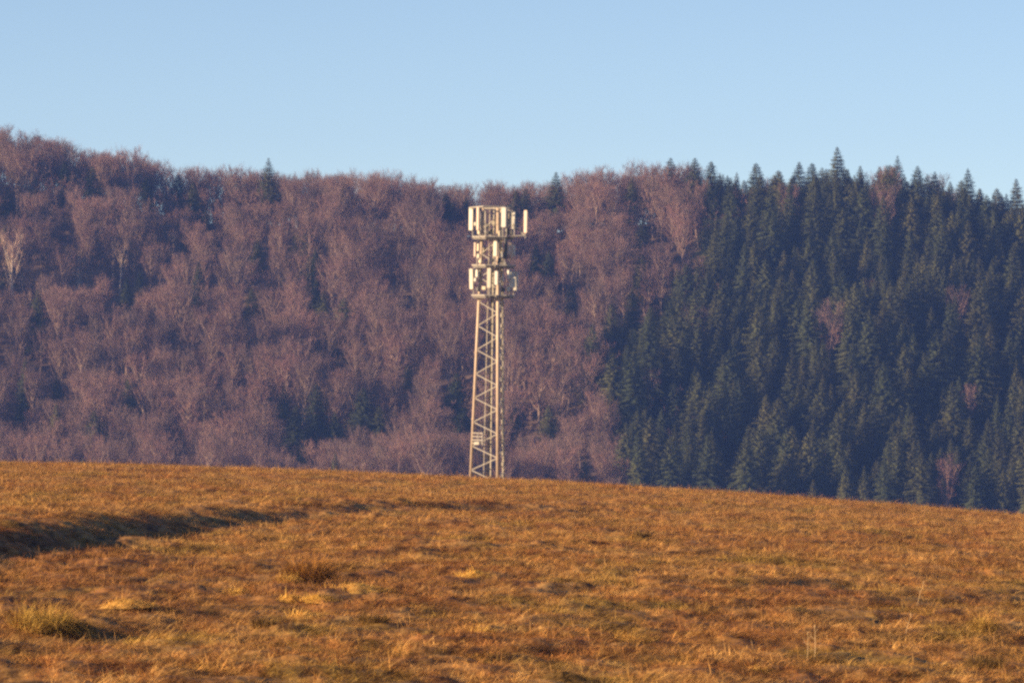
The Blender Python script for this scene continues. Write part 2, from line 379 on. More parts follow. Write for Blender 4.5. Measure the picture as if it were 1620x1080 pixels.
grass_src = bpy.data.collections.new('grass clumps')
def clump(name, seed, n, rad, length, width, **k):
    V, Q, T = blades(np.random.default_rng(seed), n, rad, length, width, **k)
    o = bpy.data.objects.new(name, mesh_np(name, V, Q, T, M['grass']))
    grass_src.objects.link(o)
for s in range(4): clump('a_clump', 100+s, 84, .36, .25, .0085, up=(-.06, .48), wind=(.8, .1), lean=.8)
V, Q, T = blades(np.random.default_rng(140), 26, .4, .95, .011, up=(-.03, .22), wind=(1.0, .35), lean=.5, curve=.25)
o = bpy.data.objects.new('b_clump', mesh_np('b_clump', V, Q, T, M['grass'])); grass_src.objects.link(o)
def scatter(name, n, y0, y1, seed, smin, smax):
    rng = np.random.default_rng(seed)
    y = np.sqrt(rng.uniform(y0*y0, y1*y1, n)); x = rng.uniform(-.125, .125, n)*y
    z = ground(x, y)
    xb = np.interp(y, [q[1] for q in BANK1], [q[0] for q in BANK1]); hb = np.interp(y, [q[1] for q in BANK1], [q[2] for q in BANK1])
    onb = (x-xb > -.7) & (x-xb < 1.6) & (hb > .1)
    # the dry sward is uneven: thicker and taller in drifts
    dens = noise(x/1.6, y/2.4, 21)+.6*noise(x/5, y/6, 22)
    keep = dens > rng.uniform(-1.0, .3, n)
    for ex, ey, er in CLEAR: keep &= ((x-ex)/er)**2+((y-ey+er*3.5)/(er*6))**2 > 1
    sc_ = rng.uniform(smin, smax, n)*(1+.35*np.clip(dens, -1, 1))
    P = np.stack([x, y, z-.01], -1)[keep]; rot = rng.normal(0, .75, n)[keep]; sc_ = np.where(onb, .55, 1.0)[keep]*sc_[keep]
    return P, rot, sc_
Pa, ra, sa = scatter('grass', 56000, 72, 170, 5, .7, 1.25)
Pb, rb, sb = scatter('grass', 190000, 165, 430, 6, .9, 1.6)
Pc, rc, sc3 = scatter('grass', 9000, 335, 405, 8, 1.5, 2.6)
P = np.concatenate([Pa, Pb, Pc]); rot = np.concatenate([ra, rb, rc]); scl = np.concatenate([sa, sb, sc3])
me = bpy.data.meshes.new('grass'); me.vertices.add(len(P)); me.vertices.foreach_set('co', P.astype(np.float32).ravel())
at_r = me.attributes.new('rot', 'FLOAT', 'POINT'); at_r.data.foreach_set('value', rot.astype(np.float32))
at_s = me.attributes.new('scl', 'FLOAT', 'POINT'); at_s.data.foreach_set('value', scl.astype(np.float32))
grass = link(bpy.data.objects.new('grass', me)); tag(grass, 'dry orange brown grass covering the meadow', 'grass', kind='stuff')
ng = bpy.data.node_groups.new('grass scatter', 'GeometryNodeTree')
ng.interface.new_socket('Geometry', in_out='INPUT', socket_type='NodeSocketGeometry'); ng.interface.new_socket('Geometry', in_out='OUTPUT', socket_type='NodeSocketGeometry')
gi = ng.nodes.new('NodeGroupInput'); go = ng.nodes.new('NodeGroupOutput')
iop = ng.nodes.new('GeometryNodeInstanceOnPoints'); ci = ng.nodes.new('GeometryNodeCollectionInfo')
ci.inputs['Collection'].default_value = grass_src; ci.inputs['Separate Children'].default_value = True; ci.inputs['Reset Children'].default_value = True
na = ng.nodes.new('GeometryNodeInputNamedAttribute'); na.data_type = 'FLOAT'; na.inputs['Name'].default_value = 'rot'
nb = ng.nodes.new('GeometryNodeInputNamedAttribute'); nb.data_type = 'FLOAT'; nb.inputs['Name'].default_value = 'scl'
cx = ng.nodes.new('ShaderNodeCombineXYZ'); m2p = ng.nodes.new('GeometryNodeMeshToPoints')
L = ng.links.new
L(gi.outputs[0], m2p.inputs['Mesh']); L(m2p.outputs[0], iop.inputs['Points']); L(ci.outputs[0], iop.inputs['Instance'])
iop.inputs['Pick Instance'].default_value = True
L(na.outputs['Attribute'], cx.inputs['Z']); L(cx.outputs[0], iop.inputs['Rotation']); L(nb.outputs['Attribute'], iop.inputs['Scale'])
L(iop.outputs[0], go.inputs[0])
grass.modifiers.new('scatter', 'NODES').node_group = ng

# ------------------------------------------------------------------ the lattice tower
TD = 513.0; K = TD/F
bx = (776-810)*K; bz = float(ground(bx, TD))-.02
LEAN = .0132
tower = empty('lattice_tower', (bx, TD, bz)); tower.rotation_euler = (0, LEAN, 0)
tag(tower, 'pale lattice telecom tower with three antenna platforms rising behind the brow of the meadow', 'telecom tower')
def zl(py): return (540-py)*K-bz
Z0 = zl(757)
def xl(px, py): return (px-776)*K-LEAN*(zl(py)-Z0)
def rad(z): return 1.83-.0338*(z-Z0)*1.02
PHI = [R(-99), R(21), R(141)]
def leg(i, z):
    r = rad(z); return Vector((r*math.sin(PHI[i]), -r*math.cos(PHI[i]), z))
ZT = zl(329)
for i in range(3):
    mb = MB(); mb.tube([leg(i, 0), leg(i, ZT*.5), leg(i, ZT)], (.135, .16, .13)[i], 12)
    for zz in (6.0, 12.0, 17.2, 22.4): mb.tube([leg(i, zz-.03), leg(i, zz+.03)], .20, 12)
    mb.build('leg', M['leg'], tower, True)
for a, b, ph in ((0, 1, 0.0), (1, 2, .5), (2, 0, .25)):
    mb = MB(); z = Z0+.75+2.17*(ph if ph else 0)-2.17; side = 0
    step = 1.085; pts = []; flip = 0
    while z < ZT-.2:
        if z > .1: pts.append(leg(a if flip == 0 else b, z))
        z += step*(1.06 if flip == 0 else .94); flip ^= 1
    for p, q in zip(pts[:-1], pts[1:]):
        mb = MB(); mb.tube([p, q], .045, 6); mb.build('brace', M['galv'], tower)
    for zz in (zl(467), zl(420), zl(375), ZT):
        p, q = leg(a, zz-.05), leg(b, zz-.05); mb = MB(); mb.tube([p, q], .055, 6); mb.build('brace', M['galv'], tower)
# ladder inside the back face and a cable tray on the shaded right face
def between(i, j, t, z, out=0.0):
    p = leg(i, z).lerp(leg(j, z), t); c = Vector((0, 0, z)); d = (p-c); d.z = 0
    return p+d.normalized()*out
mb = MB()
lx = [between(0, 2, .42, z, -.35) for z in (0, ZT)]
u = (leg(2, 0)-leg(0, 0)).normalized()*.30
for sgn in (-1, 1): mb.tube([lx[0]+u*sgn, lx[1]+u*sgn], .035, 6)
nr = int(ZT/.3)
for k in range(1, nr):
    c = lx[0].lerp(lx[1], k/nr); mb.tube([c-u, c+u], .022, 5)
mb.build('ladder', M['rungs'], tower)
mb = MB()
for t in (.34, .40, .46, .52): mb.tube([between(0, 2, t, .2, -.52), between(0, 2, t, ZT-2, -.52)], .028, 5)
mb.build('feeder_cable', M['cable'], tower)
mb = MB()
tr = [between(1, 2, .78, z, .12) for z in (0, zl(380))]
u2 = (leg(2, 0)-leg(1, 0)).normalized()*.22
for sgn in (-1, 1): mb.tube([tr[0]+u2*sgn, tr[1]+u2*sgn], .04, 6)
nr = int(tr[1].z/.95)
for k in range(1, nr):
    c = tr[0].lerp(tr[1], k/nr); mb.box(c, (.16, .60, .36), R(15))
mb.build('cable_tray', M['rungs'], tower)
# platforms: hexagonal ring, dark grating and short supports
def hexpt(cx, cy, r, k, z, ph=R(8)): a = ph+k*math.pi/3; return Vector((cx+r*math.cos(a), cy+r*math.sin(a), z))
def platform(py, cxp, half, rail=None):
    z = zl(py); cx = xl(cxp, py); r = half*K
    mb = MB()
    for k in range(6): mb.tube([hexpt(cx, 0, r, k, z), hexpt(cx, 0, r, k+1, z)], .075, 8)
    for i in range(3):
        q = leg(i, z); mb.tube([q, hexpt(cx, 0, r, [3, 5, 1][i], z)], .06, 8)
        mb.tube([q-Vector((0, 0, .55)), q.lerp(hexpt(cx, 0, r, [3, 5, 1][i], z), .8)], .04, 6)
    fr = mb.build('platform', M['galv'], tower)
    g = MB(); vs = []; 
    for zz in (z-.24, z-.07):
        for rr in (.45, .97):
            for k in range(6): vs.append(hexpt(cx, 0, r*rr, k, zz))
    fs = []
    for k in range(6):
        j = (k+1) % 6
        fs += [(k, 6+k, 6+j, j), (12+k, 12+j, 18+j, 18+k), (6+k, 18+k, 18+j, 6+j), (k, j, 12+j, 12+k)]
    g.add(vs, fs); g.build('grating', M['dark'], fr)
    return z, cx, r
p1 = platform(467.5, 780.5, 34)
p2 = platform(420, 781, 34)
p3 = platform(375, 780.5, 33)
# top guard ring with its posts
mb = MB(); z = zl(327.5); cx = xl(777, 328); r = 35*K
ring = [hexpt(cx, 0, r, k, z-.10*(k in (3,)), R(10)) for k in range(6)]
for k in range(6): mb.tube([ring[k], ring[(k+1) % 6]], .065, 8)
for i in range(3): mb.tube([leg(i, ZT-.1), ring[[3, 5, 1][i]]], .05, 6)
mb.build('guard_ring', M['galv'], tower)
for k in range(6):
    mb = MB(); mb.tube([hexpt(p3[1], 0, p3[2], k, p3[0]), hexpt(p3[1], 0, p3[2]*1.05, k, zl(334))], .04, 6); mb.build('guard_post', M['galv'], tower)
mb = MB()
for k in (4, 5, 0): mb.tube([hexpt(p3[1], 0, p3[2]*1.03, k, zl(356)), hexpt(p3[1], 0, p3[2]*1.03, k+1, zl(356))], .025, 6)
mb.build('railing', M['galv'], tower)
mb = MB(); mb.tube([Vector((0, .05, 0)), Vector((0, .05, ZT+.2))], .06, 8); mb.build('centre_pole', M['rungs'], tower)
def depth(px, py, plat, front):
    dx = xl(px, py)-plat[1]; r = plat[2]*1.02
    return (-1 if front else 1)*math.sqrt(max(.05, r*r-dx*dx)), dx
def antenna(px, y0, y1, w, mat, plat, front, d=.2, tilt=0.0, lab=None, face=None):
    py = (y0+y1)/2; yy, dx = depth(px, py, plat, front)
    az = math.atan2(yy, dx); z = zl(py); h = (y1-y0)*K; x = xl(px, py)
    mb = MB(); face = az if face is None else R(face); mb.box((x, yy, z), (w*K*1.05, d, h), face+math.pi/2, .035, tilt)
    a = mb.build('antenna_panel', mat, tower, False)
    if lab: a['label'] = lab
    m2 = MB(); out = Vector((math.cos(az), math.sin(az), 0)); q = Vector((x, yy, z))-out*(d*.5+.09)
    m2.tube([(q.x, q.y, min(plat[0]-.15, z-h*.5)), (q.x, q.y, z+h*.5+.06)], .04, 8)
    for s in (-.33, .33): m2.box((q+out*.06)+Vector((0, 0, s*h)), (.10, .14, .08), az+math.pi/2)
    m2.build('mounting_pole', M['galv'], a)
    return a
# upper ring
antenna(745.5, 330, 365, 7.6, M['cream'], p3, True, face=-125)
antenna(756.5, 329, 365, 5.2, M['rose'], p3, True)
antenna(765.5, 333, 356, 5.0, M['rose'], p3, False)
antenna(797.2, 328.5, 360, 7.8, M['white'], p3, True, face=-112)
antenna(812.5, 334, 362.5, 5.4, M['white'], p3, True, face=-125)
antenna(806, 331, 358, 4.4, M['rungs'], p3, False)
# middle ring
antenna(752, 384, 407, 4.2, M['rose'], p2, True)
antenna(784, 382, 406, 6.5, M['cream'], p2, True, face=-120)
antenna(800, 379, 410, 5.0, M['black'], p2, True)
antenna(808, 384, 408, 5.6, M['rose'], p2, True, face=-105)
# lower ring
antenna(746, 425.5, 458, 7.0, M['cream'], p1, True, tilt=R(3), face=-125)
antenna(774, 424.5, 456, 6.4, M['cream'], p1, True, face=-110)
antenna(785, 429, 451, 6.0, M['white'], p1, True, d=.12, face=-115)
antenna(809.5, 430, 455, 5.4, M['grey'], p1, True, face=-110)
antenna(816, 429, 459, 6.0, M['white'], p1, True, face=-105)
def unit(px, py, w, h, mat, plat, front, d=.22, off=.8):
    yy, dx = depth(px, py, plat, front); az = math.atan2(yy, dx); yy *= off
    mb = MB(); c = Vector((xl(px, py), yy, zl(py))); mb.box(c, (w*K, d, h*K), az+math.pi/2, .03)
    for k in range(3): mb.box(c+Vector((math.cos(az), math.sin(az), 0))*(d*.5+.012)+Vector((0, 0, (k-1)*h*K*.25)), (w*K*.8, .02, h*K*.08), az+math.pi/2)
    u_ = mb.build('radio_unit', mat, tower)
    m2 = MB(); m2.tube([c-Vector((0, 0, h*K*.5)), c-Vector((0, 0, h*K*.5+.25)), (c.x*.75, c.y*.75, c.z-h*K*.5-.4)], .02, 5); m2.build('jumper_cable', M['cable'], u_)
unit(752.5, 355, 5, 6, M['cream'], p3, True)
unit(769, 357, 9, 10, M['rungs'], p3, False)
unit(793, 370, 9, 9, M['rungs'], p3, True)
unit(802.5, 366, 7.5, 11, M['black'], p3, True)
unit(777, 366, 8, 8, M['black'], p3, False)
unit(757, 405.5, 6, 7, M['cream'], p2, True)
unit(796.7, 403, 6, 8.5, M['white'], p2, True)
unit(808.5, 403, 7, 8, M['cream'], p2, True)
unit(798, 416, 8, 5, M['black'], p2, False)
unit(752.5, 443, 5, 6, M['white'], p1, True)
unit(807, 443, 5, 6, M['white'], p1, True)
unit(803.5, 457, 5, 8, M['grey'], p1, True)
for px, py, w_, h_, mt, pl, fr in [(760, 350, 5, 9, 'grey', p3, False), (781, 352, 6, 8, 'rungs', p3, False), (773, 369, 7, 6, 'black', p3, True), (788, 345, 5, 9, 'grey', p3, False), (808, 368, 5, 8, 'rungs', p3, True), (758, 368, 5, 7, 'rungs', p3, True),
        (766, 396, 6, 9, 'rungs', p2, False), (777, 412, 7, 5, 'black', p2, True), (790, 412, 6, 8, 'black', p2, True), (805, 394, 5, 9, 'grey', p2, True), (760, 414, 6, 5, 'rungs', p2, True), (793, 392, 5, 10, 'grey', p2, False),
        (760, 445, 5, 8, 'grey', p1, False), (766, 456, 7, 6, 'rungs', p1, True), (794, 440, 5, 12, 'grey', p1, False), (796, 458, 6, 6, 'black', p1, True), (779, 460, 6, 5, 'black', p1, False), (756, 458, 5, 6, 'black', p1, True), (804.5, 397, 8, 13, 'rose', p2, True), (812, 396, 4.5, 18, 'grey', p2, True), (805, 434, 5, 14, 'grey', p1, True), (812.5, 447, 5, 15, 'cream', p1, True), (755, 433, 5, 12, 'grey', p1, True), (757, 392, 4.5, 12, 'rungs', p2, True)]:
    unit(px, py, w_, h_, M[mt], pl, fr, off=1.0 if px > 800 and fr else .8)
# the outrigger that carries one antenna beyond the upper platform on the right
mb = MB(); e = Vector((xl(831, 373), -1.15, zl(372.5)))
h1 = Vector((xl(810, 375), -.35, zl(374))); h2 = Vector((xl(808, 375), -1.3, zl(374))); h3 = Vector((xl(812, 356), -1.0, zl(356)))
for q in (h1, h2, h3): mb.tube([q, e], .08, 8)
mb.tube([Vector((xl(810.5, 354), -1.0, zl(354.5))), Vector((xl(830, 354), -1.15, zl(354.5)))], .06, 6)
mb.tube([Vector((xl(811, 376), -1.0, zl(376))), Vector((xl(811, 356), -1.0, zl(332)))], .05, 8)
mb.tube([e-Vector((0, 0, .22)), (e.x, e.y, zl(332))], .05, 8)
ob = mb.build('outrigger', M['galv'], tower)
mb = MB(); mb.box((xl(831.8, 350), -1.32, zl(350.5)), (6.2*K, .2, 36*K), R(-30), .035); mb.build('antenna_panel', M['rose'], tower)
# caged rest platform and a small box low on the left leg
mb = MB()
for py in (685, 690.5, 696, 701):
    p = leg(0, zl(py)); mb.tube([p+Vector((0, -.1, 0)), Vector((xl(763, py), -.9, zl(py)))], .05, 6)
mb.tube([Vector((xl(763, 684), -.9, zl(684))), Vector((xl(763, 704), -.9, zl(704)))], .045, 6)
mb.tube([Vector((xl(756, 684), -.5, zl(684))), Vector((xl(756, 704), -.5, zl(704)))], .04, 6)
mb.build('rest_cage', M['galv'], tower)
mb = MB(); mb.box((xl(754.5, 701), -.75, zl(701)), (9*K, .25, 5*K), R(-20), .03); mb.build('junction_box', M['cream'], tower)
# concrete foot blocks
for i in range(3):
    mb = MB(); mb.box((leg(i, 0)+Vector((0, 0, -.1))), (.8, .8, .5), 0, .05); mb.build('foundation', M['grey'], tower)

# ------------------------------------------------------------------ trees
def tubes_np(paths, n=5):
    V = []; Q = []; b = 0
    for pts, rad_ in paths:
        pts = np.asarray(pts); m = len(pts)
        d = np.gradient(pts, axis=0); d /= np.linalg.norm(d, axis=1, keepdims=True)+1e-9
        ref = np.where(np.abs(d[:, 2:3]) < .9, np.array([[0, 0, 1.0]]), np.array([[1.0, 0, 0]]))
        u = np.cross(d, ref); u /= np.linalg.norm(u, axis=1, keepdims=True)+1e-9; w = np.cross(d, u)
        a = np.arange(n)*2*np.pi/n
        ringv = pts[:, None, :]+(u[:, None, :]*np.cos(a)[None, :, None]+w[:, None, :]*np.sin(a)[None, :, None])*np.asarray(rad_)[:, None, None]
        V.append(ringv.reshape(-1, 3))
        i = np.arange(m*n).reshape(m, n)+b; j = np.roll(i, -1, axis=1)
        Q.append(np.stack([i[:-1], j[:-1], j[1:], i[1:]], -1).reshape(-1, 4)); b += m*n
    return np.concatenate(V), np.concatenate(Q)
def ribbons(base, tip, w, rng):
    """thin triangles from base to tip"""
    d = tip-base; r = rng.normal(size=base.shape); s = np.cross(d, r); s /= np.linalg.norm(s, axis=1, keepdims=True)+1e-9
    s *= np.asarray(w).reshape(-1, 1)*.5
    V = np.stack([base-s, base+s, tip], 1).reshape(-1, 3)
    return V, np.arange(len(V), dtype=np.int32).reshape(-1, 3)
def unitv(v): return v/(np.linalg.norm(v, axis=-1, keepdims=True)+1e-9)
def bare_tree(seed, h=17.0, cr=4.6, clear=.30, nl=22, nsec=11, ntw=13, upness=.75, tw=.036, sw=.055, limb=1.0):
    rng = np.random.default_rng(seed); paths = []
    tz = np.linspace(0, 1, 7)
    wob = np.cumsum(rng.normal(0, .16, (7, 2)), axis=0); wob[0] = 0
    trunk = np.stack([wob[:, 0], wob[:, 1], tz*h*.86-.6*(tz == 0)], -1)
    paths.append((trunk, .31*(1-tz*.88)*h/17))
    tb = []; tt = []
    limbs = [(trunk, .7)]
    for k in range(nl):
        t = clear+(0.95-clear)*((k+rng.uniform(0, 1))/nl)
        p0 = np.array([np.interp(t, tz, trunk[:, c]) for c in range(3)])
        az = k*2.4+rng.uniform(-.5, .5)
        reach = cr*(math.sin(math.pi*min(1, (t-clear*.6)/(1.12-clear*.6)))**.6)*rng.uniform(.75, 1.2)
        rise = min(reach*upness*rng.uniform(.8, 1.7)+.7, h*1.0-p0[2])
        tip = p0+np.array([math.cos(az)*reach, math.sin(az)*reach, rise])
        s = np.linspace(0, 1, 4)[:, None]; pts = p0*(1-s)+tip*s; pts[:, 2] += (s[:, 0]*(s[:, 0]-1))*rise*.35; pts[1:3] += rng.normal(0, .2, (2, 3))
        paths.append((pts, np.array([.10, .08, .055, .03])*limb*h/17*(1.3-t*.5))); limbs.append((pts, reach))
    for pts, reach in limbs:
        m = len(pts); n = nsec if pts is not trunk else nsec
        lo = .3 if pts is not trunk else .72
        t = rng.uniform(lo, 1.0, n)*(m-1); i = np.minimum(t.astype(int), m-2); f = (t-i)[:, None]
        p = pts[i]*(1-f)+pts[i+1]*f
        d = unitv(pts[i+1]-pts[i])*.55+rng.normal(0, .55, (n, 3))+np.array([0, 0, .45]); d = unitv(d)
        Ls = rng.uniform(.9, 2.6, n)[:, None]*(h/17)
        q = p+d*Ls
        tb.append((p, q, np.full(n, sw)))
        # twigs
        s = rng.uniform(.2, 1.0, (n, ntw, 1)); pb = p[:, None]+d[:, None]*Ls[:, None]*s
        dt = unitv(d[:, None]*.5+rng.normal(0, .5, (n, ntw, 3))+np.array([0, 0, .62]))
        qt = pb+dt*rng.uniform(.6, 1.7, (n, ntw, 1))*(h/17)
        tt.append((pb.reshape(-1, 3), qt.reshape(-1, 3), np.full(n*ntw, tw)))
    Vt, Qt = tubes_np(paths)
    B = np.concatenate([a[0] for a in tb+tt]); E_ = np.concatenate([a[1] for a in tb+tt]); W = np.concatenate([a[2] for a in tb+tt])
    Vc, Tc = ribbons(B, E_, W, rng)
    return (Vt, Qt), (Vc, Tc)
def sprays(B, E_, W, Nn):
    """thin triangles whose faces look along the given normals"""
    d = E_-B; sd = np.cross(d, Nn); sd = unitv(sd)*np.asarray(W).reshape(-1, 1)*.5
    V = np.stack([B-sd, B+sd, E_], 1).reshape(-1, 3)
    return V, np.arange(len(V), dtype=np.int32).reshape(-1, 3)
def spruce(seed, h=22.0, r=4.4, z0=.08, nwh=44, ragged=.25, power=.8, broken=False):
    rng = np.random.default_rng(seed)
    tz = np.linspace(0, 1, 6); lean = rng.normal(0, .15, 2)
    trunk = np.stack([lean[0]*tz, lean[1]*tz, tz*h*.99-.6*(tz == 0)], -1)
    Vt, Qt = tubes_np([(trunk, .24*(1-tz*.95)*h/22)])
    Bs = []; Es = []; Ws = []; Ns = []
    sect = rng.uniform(1-ragged, 1+ragged*.5, 9); Z = np.array([0, 0, 1.0])
    def put(b, e, w, n): Bs.append(b); Es.append(e); Ws.append(w); Ns.append(n)
    for k in range(nwh):
        t = min(((k+rng.uniform(0, .6))/nwh)**.86, .985)
        z = h*(z0+(1-z0)*t); dz = (h*1.01-z)/h
        env = r*dz**power*(1-.30*max(0, 1-t*5))
        layer = 1+.16*math.sin(k*2.1+seed)           # boughs come in layers
        nb = int(7+3.5*(1-t)); a0 = rng.uniform(0, 6.28)
        for b in range(nb):
            a = a0+b*6.283/nb+rng.uniform(-.3, .3); sc_ = sect[int((a % 6.283)/6.284*9)]
            L_ = max(.25, env*layer*rng.uniform(.72, 1.08)*sc_)
            if rng.uniform() < .05: continue
            o = np.array([math.cos(a), math.sin(a), 0]); sd = np.array([-math.sin(a), math.cos(a), 0])
            s = np.linspace(.05, 1, 6); axis = o[None]*(s*L_)[:, None]
            axis[:, 2] = z+(.42*t-.12)*L_*s-(.34-.22*t)*L_*s*s+.10*L_*s**4
            axis[:, 0] += lean[0]*z/h; axis[:, 1] += lean[1]*z/h
            n = unitv(o*.75+Z*.8+rng.normal(0, .18, 3))
            put(axis[0], axis[5], .16+.05*L_, n)
            for q in range(1, 6):
                for sg in (-1, 1):
                    ln = (L_*.44*(1.15-q*.14)+.10)*rng.uniform(.75, 1.2)
                    put(axis[q-1]*.4+axis[q]*.6, axis[q]+o*ln*.50+sd*sg*ln*.75+Z*(-.28*ln+rng.normal(0, .04)), min(.30, .11+.10*L_), n)
                if q > 1: put(axis[q], axis[q]+o*.08*L_-Z*(.20*L_+.10)*rng.uniform(.6, 1.2), .20, unitv(o+rng.normal(0, .3, 3)))
    tip = np.array([lean[0], lean[1], h*.96]); put(tip, tip+Z*h*.06, .18, np.array([0, -1.0, .1]))
    Vc, Tc = sprays(np.array(Bs), np.array(Es), np.array(Ws), np.array(Ns))
    return (Vt, Qt), (Vc, Tc)

PROTO = {}   # kind -> list of (trunk mesh, crown mesh, raw arrays, height, radius)
def add_proto(kind, data, mt, mc, h, r):
    (Vt, Qt), (Vc, Tc) = data
    PROTO.setdefault(kind, []).append((mesh_np('trunk', Vt, Qt, mat=mt, smooth=True), mesh_np('crown', Vc, T=Tc, mat=mc), data, h, r))
for s in range(9):
    rng = random.Random(s)
    add_proto('bare', bare_tree(s, 17, rng.uniform(2.5, 3.8), rng.uniform(.14, .36), upness=rng.uniform(.9, 1.7)), M['bark'], M['twig'], 17, 4.6)
for s in range(7):
    rng = random.Random(50+s)
    add_proto('spruce', spruce(s+30, 22, rng.uniform(6.6, 9.4), rng.uniform(.05, .12), ragged=rng.uniform(.15, .40), power=rng.uniform(.72, .92)), M['pinebark'], M['needle'], 22, 3.2)
for s in range(3):
    add_proto('birch', bare_tree(s+80, 17, 3.4, .28, nl=9, nsec=12, ntw=9, upness=2.2, tw=.04, limb=.8), M['palebark'], M['palecrown'], 17, 3.2)

TREES = []   # dicts: kind, x, y, h, label...
def place_top(px, py, h):
    D = np.arange(FOOT-40, RIDGE+60, .5); x = (px-810)/F*D
    tip = 540-(ground(x, D)+h)/D*F
    i = int(np.argmin(np.abs(tip-py))); return float(x[i]), float(D[i])
def explicit(kind, px, py, h, label=None, w=1.0):
    x, y = place_top(px, py, h); TREES.append(dict(kind=kind, x=x, y=y, h=h, w=w, label=label, px=px, fixed=True))
EX = [
 ('spruce', 425, 249, 21, 'lone dark spruce breaking the skyline above the left wood'),
 ('spruce', 12, 296, 13, 'dark spruce at the very left edge of the wood'),
 ('spruce', 52, 270, 11, None), ('spruce', 103, 254, 13, 'narrow dark spruce beside a broader one high in the left wood'),
 ('spruce', 146, 262, 16, 'broad dark spruce high on the left slope below the skyline'), ('spruce', 232, 266, 11, None), ('spruce', 282, 275, 15, None), ('spruce', 305, 288, 14, None), ('spruce', 345, 310, 12, None), ('spruce', 268, 300, 12, None), ('spruce', 325, 330, 11, None),
 ('spruce', 293, 376, 8, 'small dark spruce beside a pale leaning birch on the left slope'), ('spruce', 408, 378, 10, 'small dark spruce alone in bare trees below the lone skyline spruce'),
 ('spruce', 706, 290, 13, None), ('spruce', 738, 288, 12, None), ('spruce', 716, 320, 11, None),
 ('spruce', 832, 276, 15, 'dark spruce on the skyline just right above the tower top'), ('spruce', 816, 275, 15, None), ('spruce', 880, 264, 19, 'brownish pointed spruce on the skyline between the tower and the spruce stand'),
 ('spruce', 1000, 277, 15, None), ('spruce', 1061, 249, 21, None), ('spruce', 1100, 241, 20, 'left of two dark spruce tips at the left end of the right skyline'), ('spruce', 1126, 239, 19, 'right of two dark spruce tips at the left end of the right skyline'), ('spruce', 1150, 262, 15, None),
 ('spruce', 1197, 237, 19, 'wide topped spruce on the skyline midway to the tallest spruce'), ('spruce', 1264, 226, 19, 'left of a pair of slim spruces left of the tallest skyline spruce'), ('spruce', 1284, 228, 19, 'right of a pair of slim spruces left of the tallest skyline spruce'),
 ('spruce', 1325, 217, 24, 'tallest dark spruce on the right skyline'), ('spruce', 1361, 246, 18, None), ('spruce', 1420, 229, 21, 'broad spruce beside the bare pinkish tree on the right skyline'), ('spruce', 1452, 247, 19, None), ('spruce', 1478, 262, 18, None),
 ('spruce', 1532, 258, 22, 'dark cone shaped spruce on the skyline where it drops at the right'), ('spruce', 1577, 275, 19, 'shorter of two spruces at the right end of the skyline'), ('spruce', 1608, 258, 23, 'steep dark spruce at the right end of the skyline by the frame edge'),
 ('spruce', 200, 436, 14, None), ('spruce', 222, 425, 12, None), ('spruce', 500, 440, 13, None), ('spruce', 512, 452, 12, None), ('spruce', 398, 455, 13, None), ('spruce', 470, 365, 10, None),
 ('spruce', 574, 612, 17, 'tall dark spruce low in the bare wood left of the tower foot'), ('spruce', 600, 640, 13, None), ('spruce', 500, 604, 17, None), ('spruce', 468, 640, 16, None), ('spruce', 530, 650, 13, None), ('spruce', 484, 690, 12, None), ('spruce', 450, 610, 14, None), ('spruce', 658, 454, 11, None), ('spruce', 645, 572, 13, None), ('spruce', 722, 588, 16, None), ('spruce', 733, 640, 13, None), ('spruce', 205, 596, 13, None), ('spruce', 90, 590, 12, None),
 ('spruce', 848, 384, 13, None), ('spruce', 868, 396, 12, None), ('spruce', 1018, 345, 14, None), ('spruce', 1015, 400, 15, None), ('spruce', 925, 727, 14, 'dark spruce at the field edge right of the tower foot'), ('spruce', 868, 640, 14, None), ('spruce', 815, 640, 13, None), ('spruce', 905, 450, 13, None), ('spruce', 1000, 455, 17, None), ('spruce', 968, 480, 17, None),
 ('birch', 20, 368, 24, 'tall pale forked birch at the left edge of the wood'), ('birch', 190, 384, 15, 'pale birch forked in a V shape on the left slope'), ('birch', 272, 364, 9, 'short crooked pale birch beside a small dark spruce'), ('birch', 125, 400, 15, 'thin reddish pale birch between two brighter birches'),
 ('bare', 1410, 250, 16, 'bare pinkish tree in a gap of dark spruces on the right skyline'), ('bare', 1385, 262, 15, None), ('bare', 1374, 446, 12, 'bare tree alone high in the dark spruce stand'), ('bare', 1062, 330, 17, None), ('bare', 1080, 345, 17, None), ('bare', 1025, 425, 16, None), ('bare', 1385, 752, 11, None), ('bare', 1500, 722, 14, None), ('bare', 1030, 590, 14, None), ('bare', 1215, 262, 14, None), ('bare', 205, 231, 18, 'thin high bare tree standing up from the left skyline'), ('bare', 365, 256, 17, 'round reddish bare tree on the skyline left of the lone spruce')]
for e in EX: explicit(*e, w=1.0 if e[0] != 'spruce' else (1.15 if e[1] < 1040 else 1.0))
BOUND = [(240, 1085), (300, 1090), (360, 1115), (420, 1112), (450, 1050), (490, 975), (560, 935), (650, 962), (700, 980), (760, 985), (840, 975)]
rng = np.random.default_rng(17)
xs_ = np.arange(-235, 236, 7.4)
rows = 0
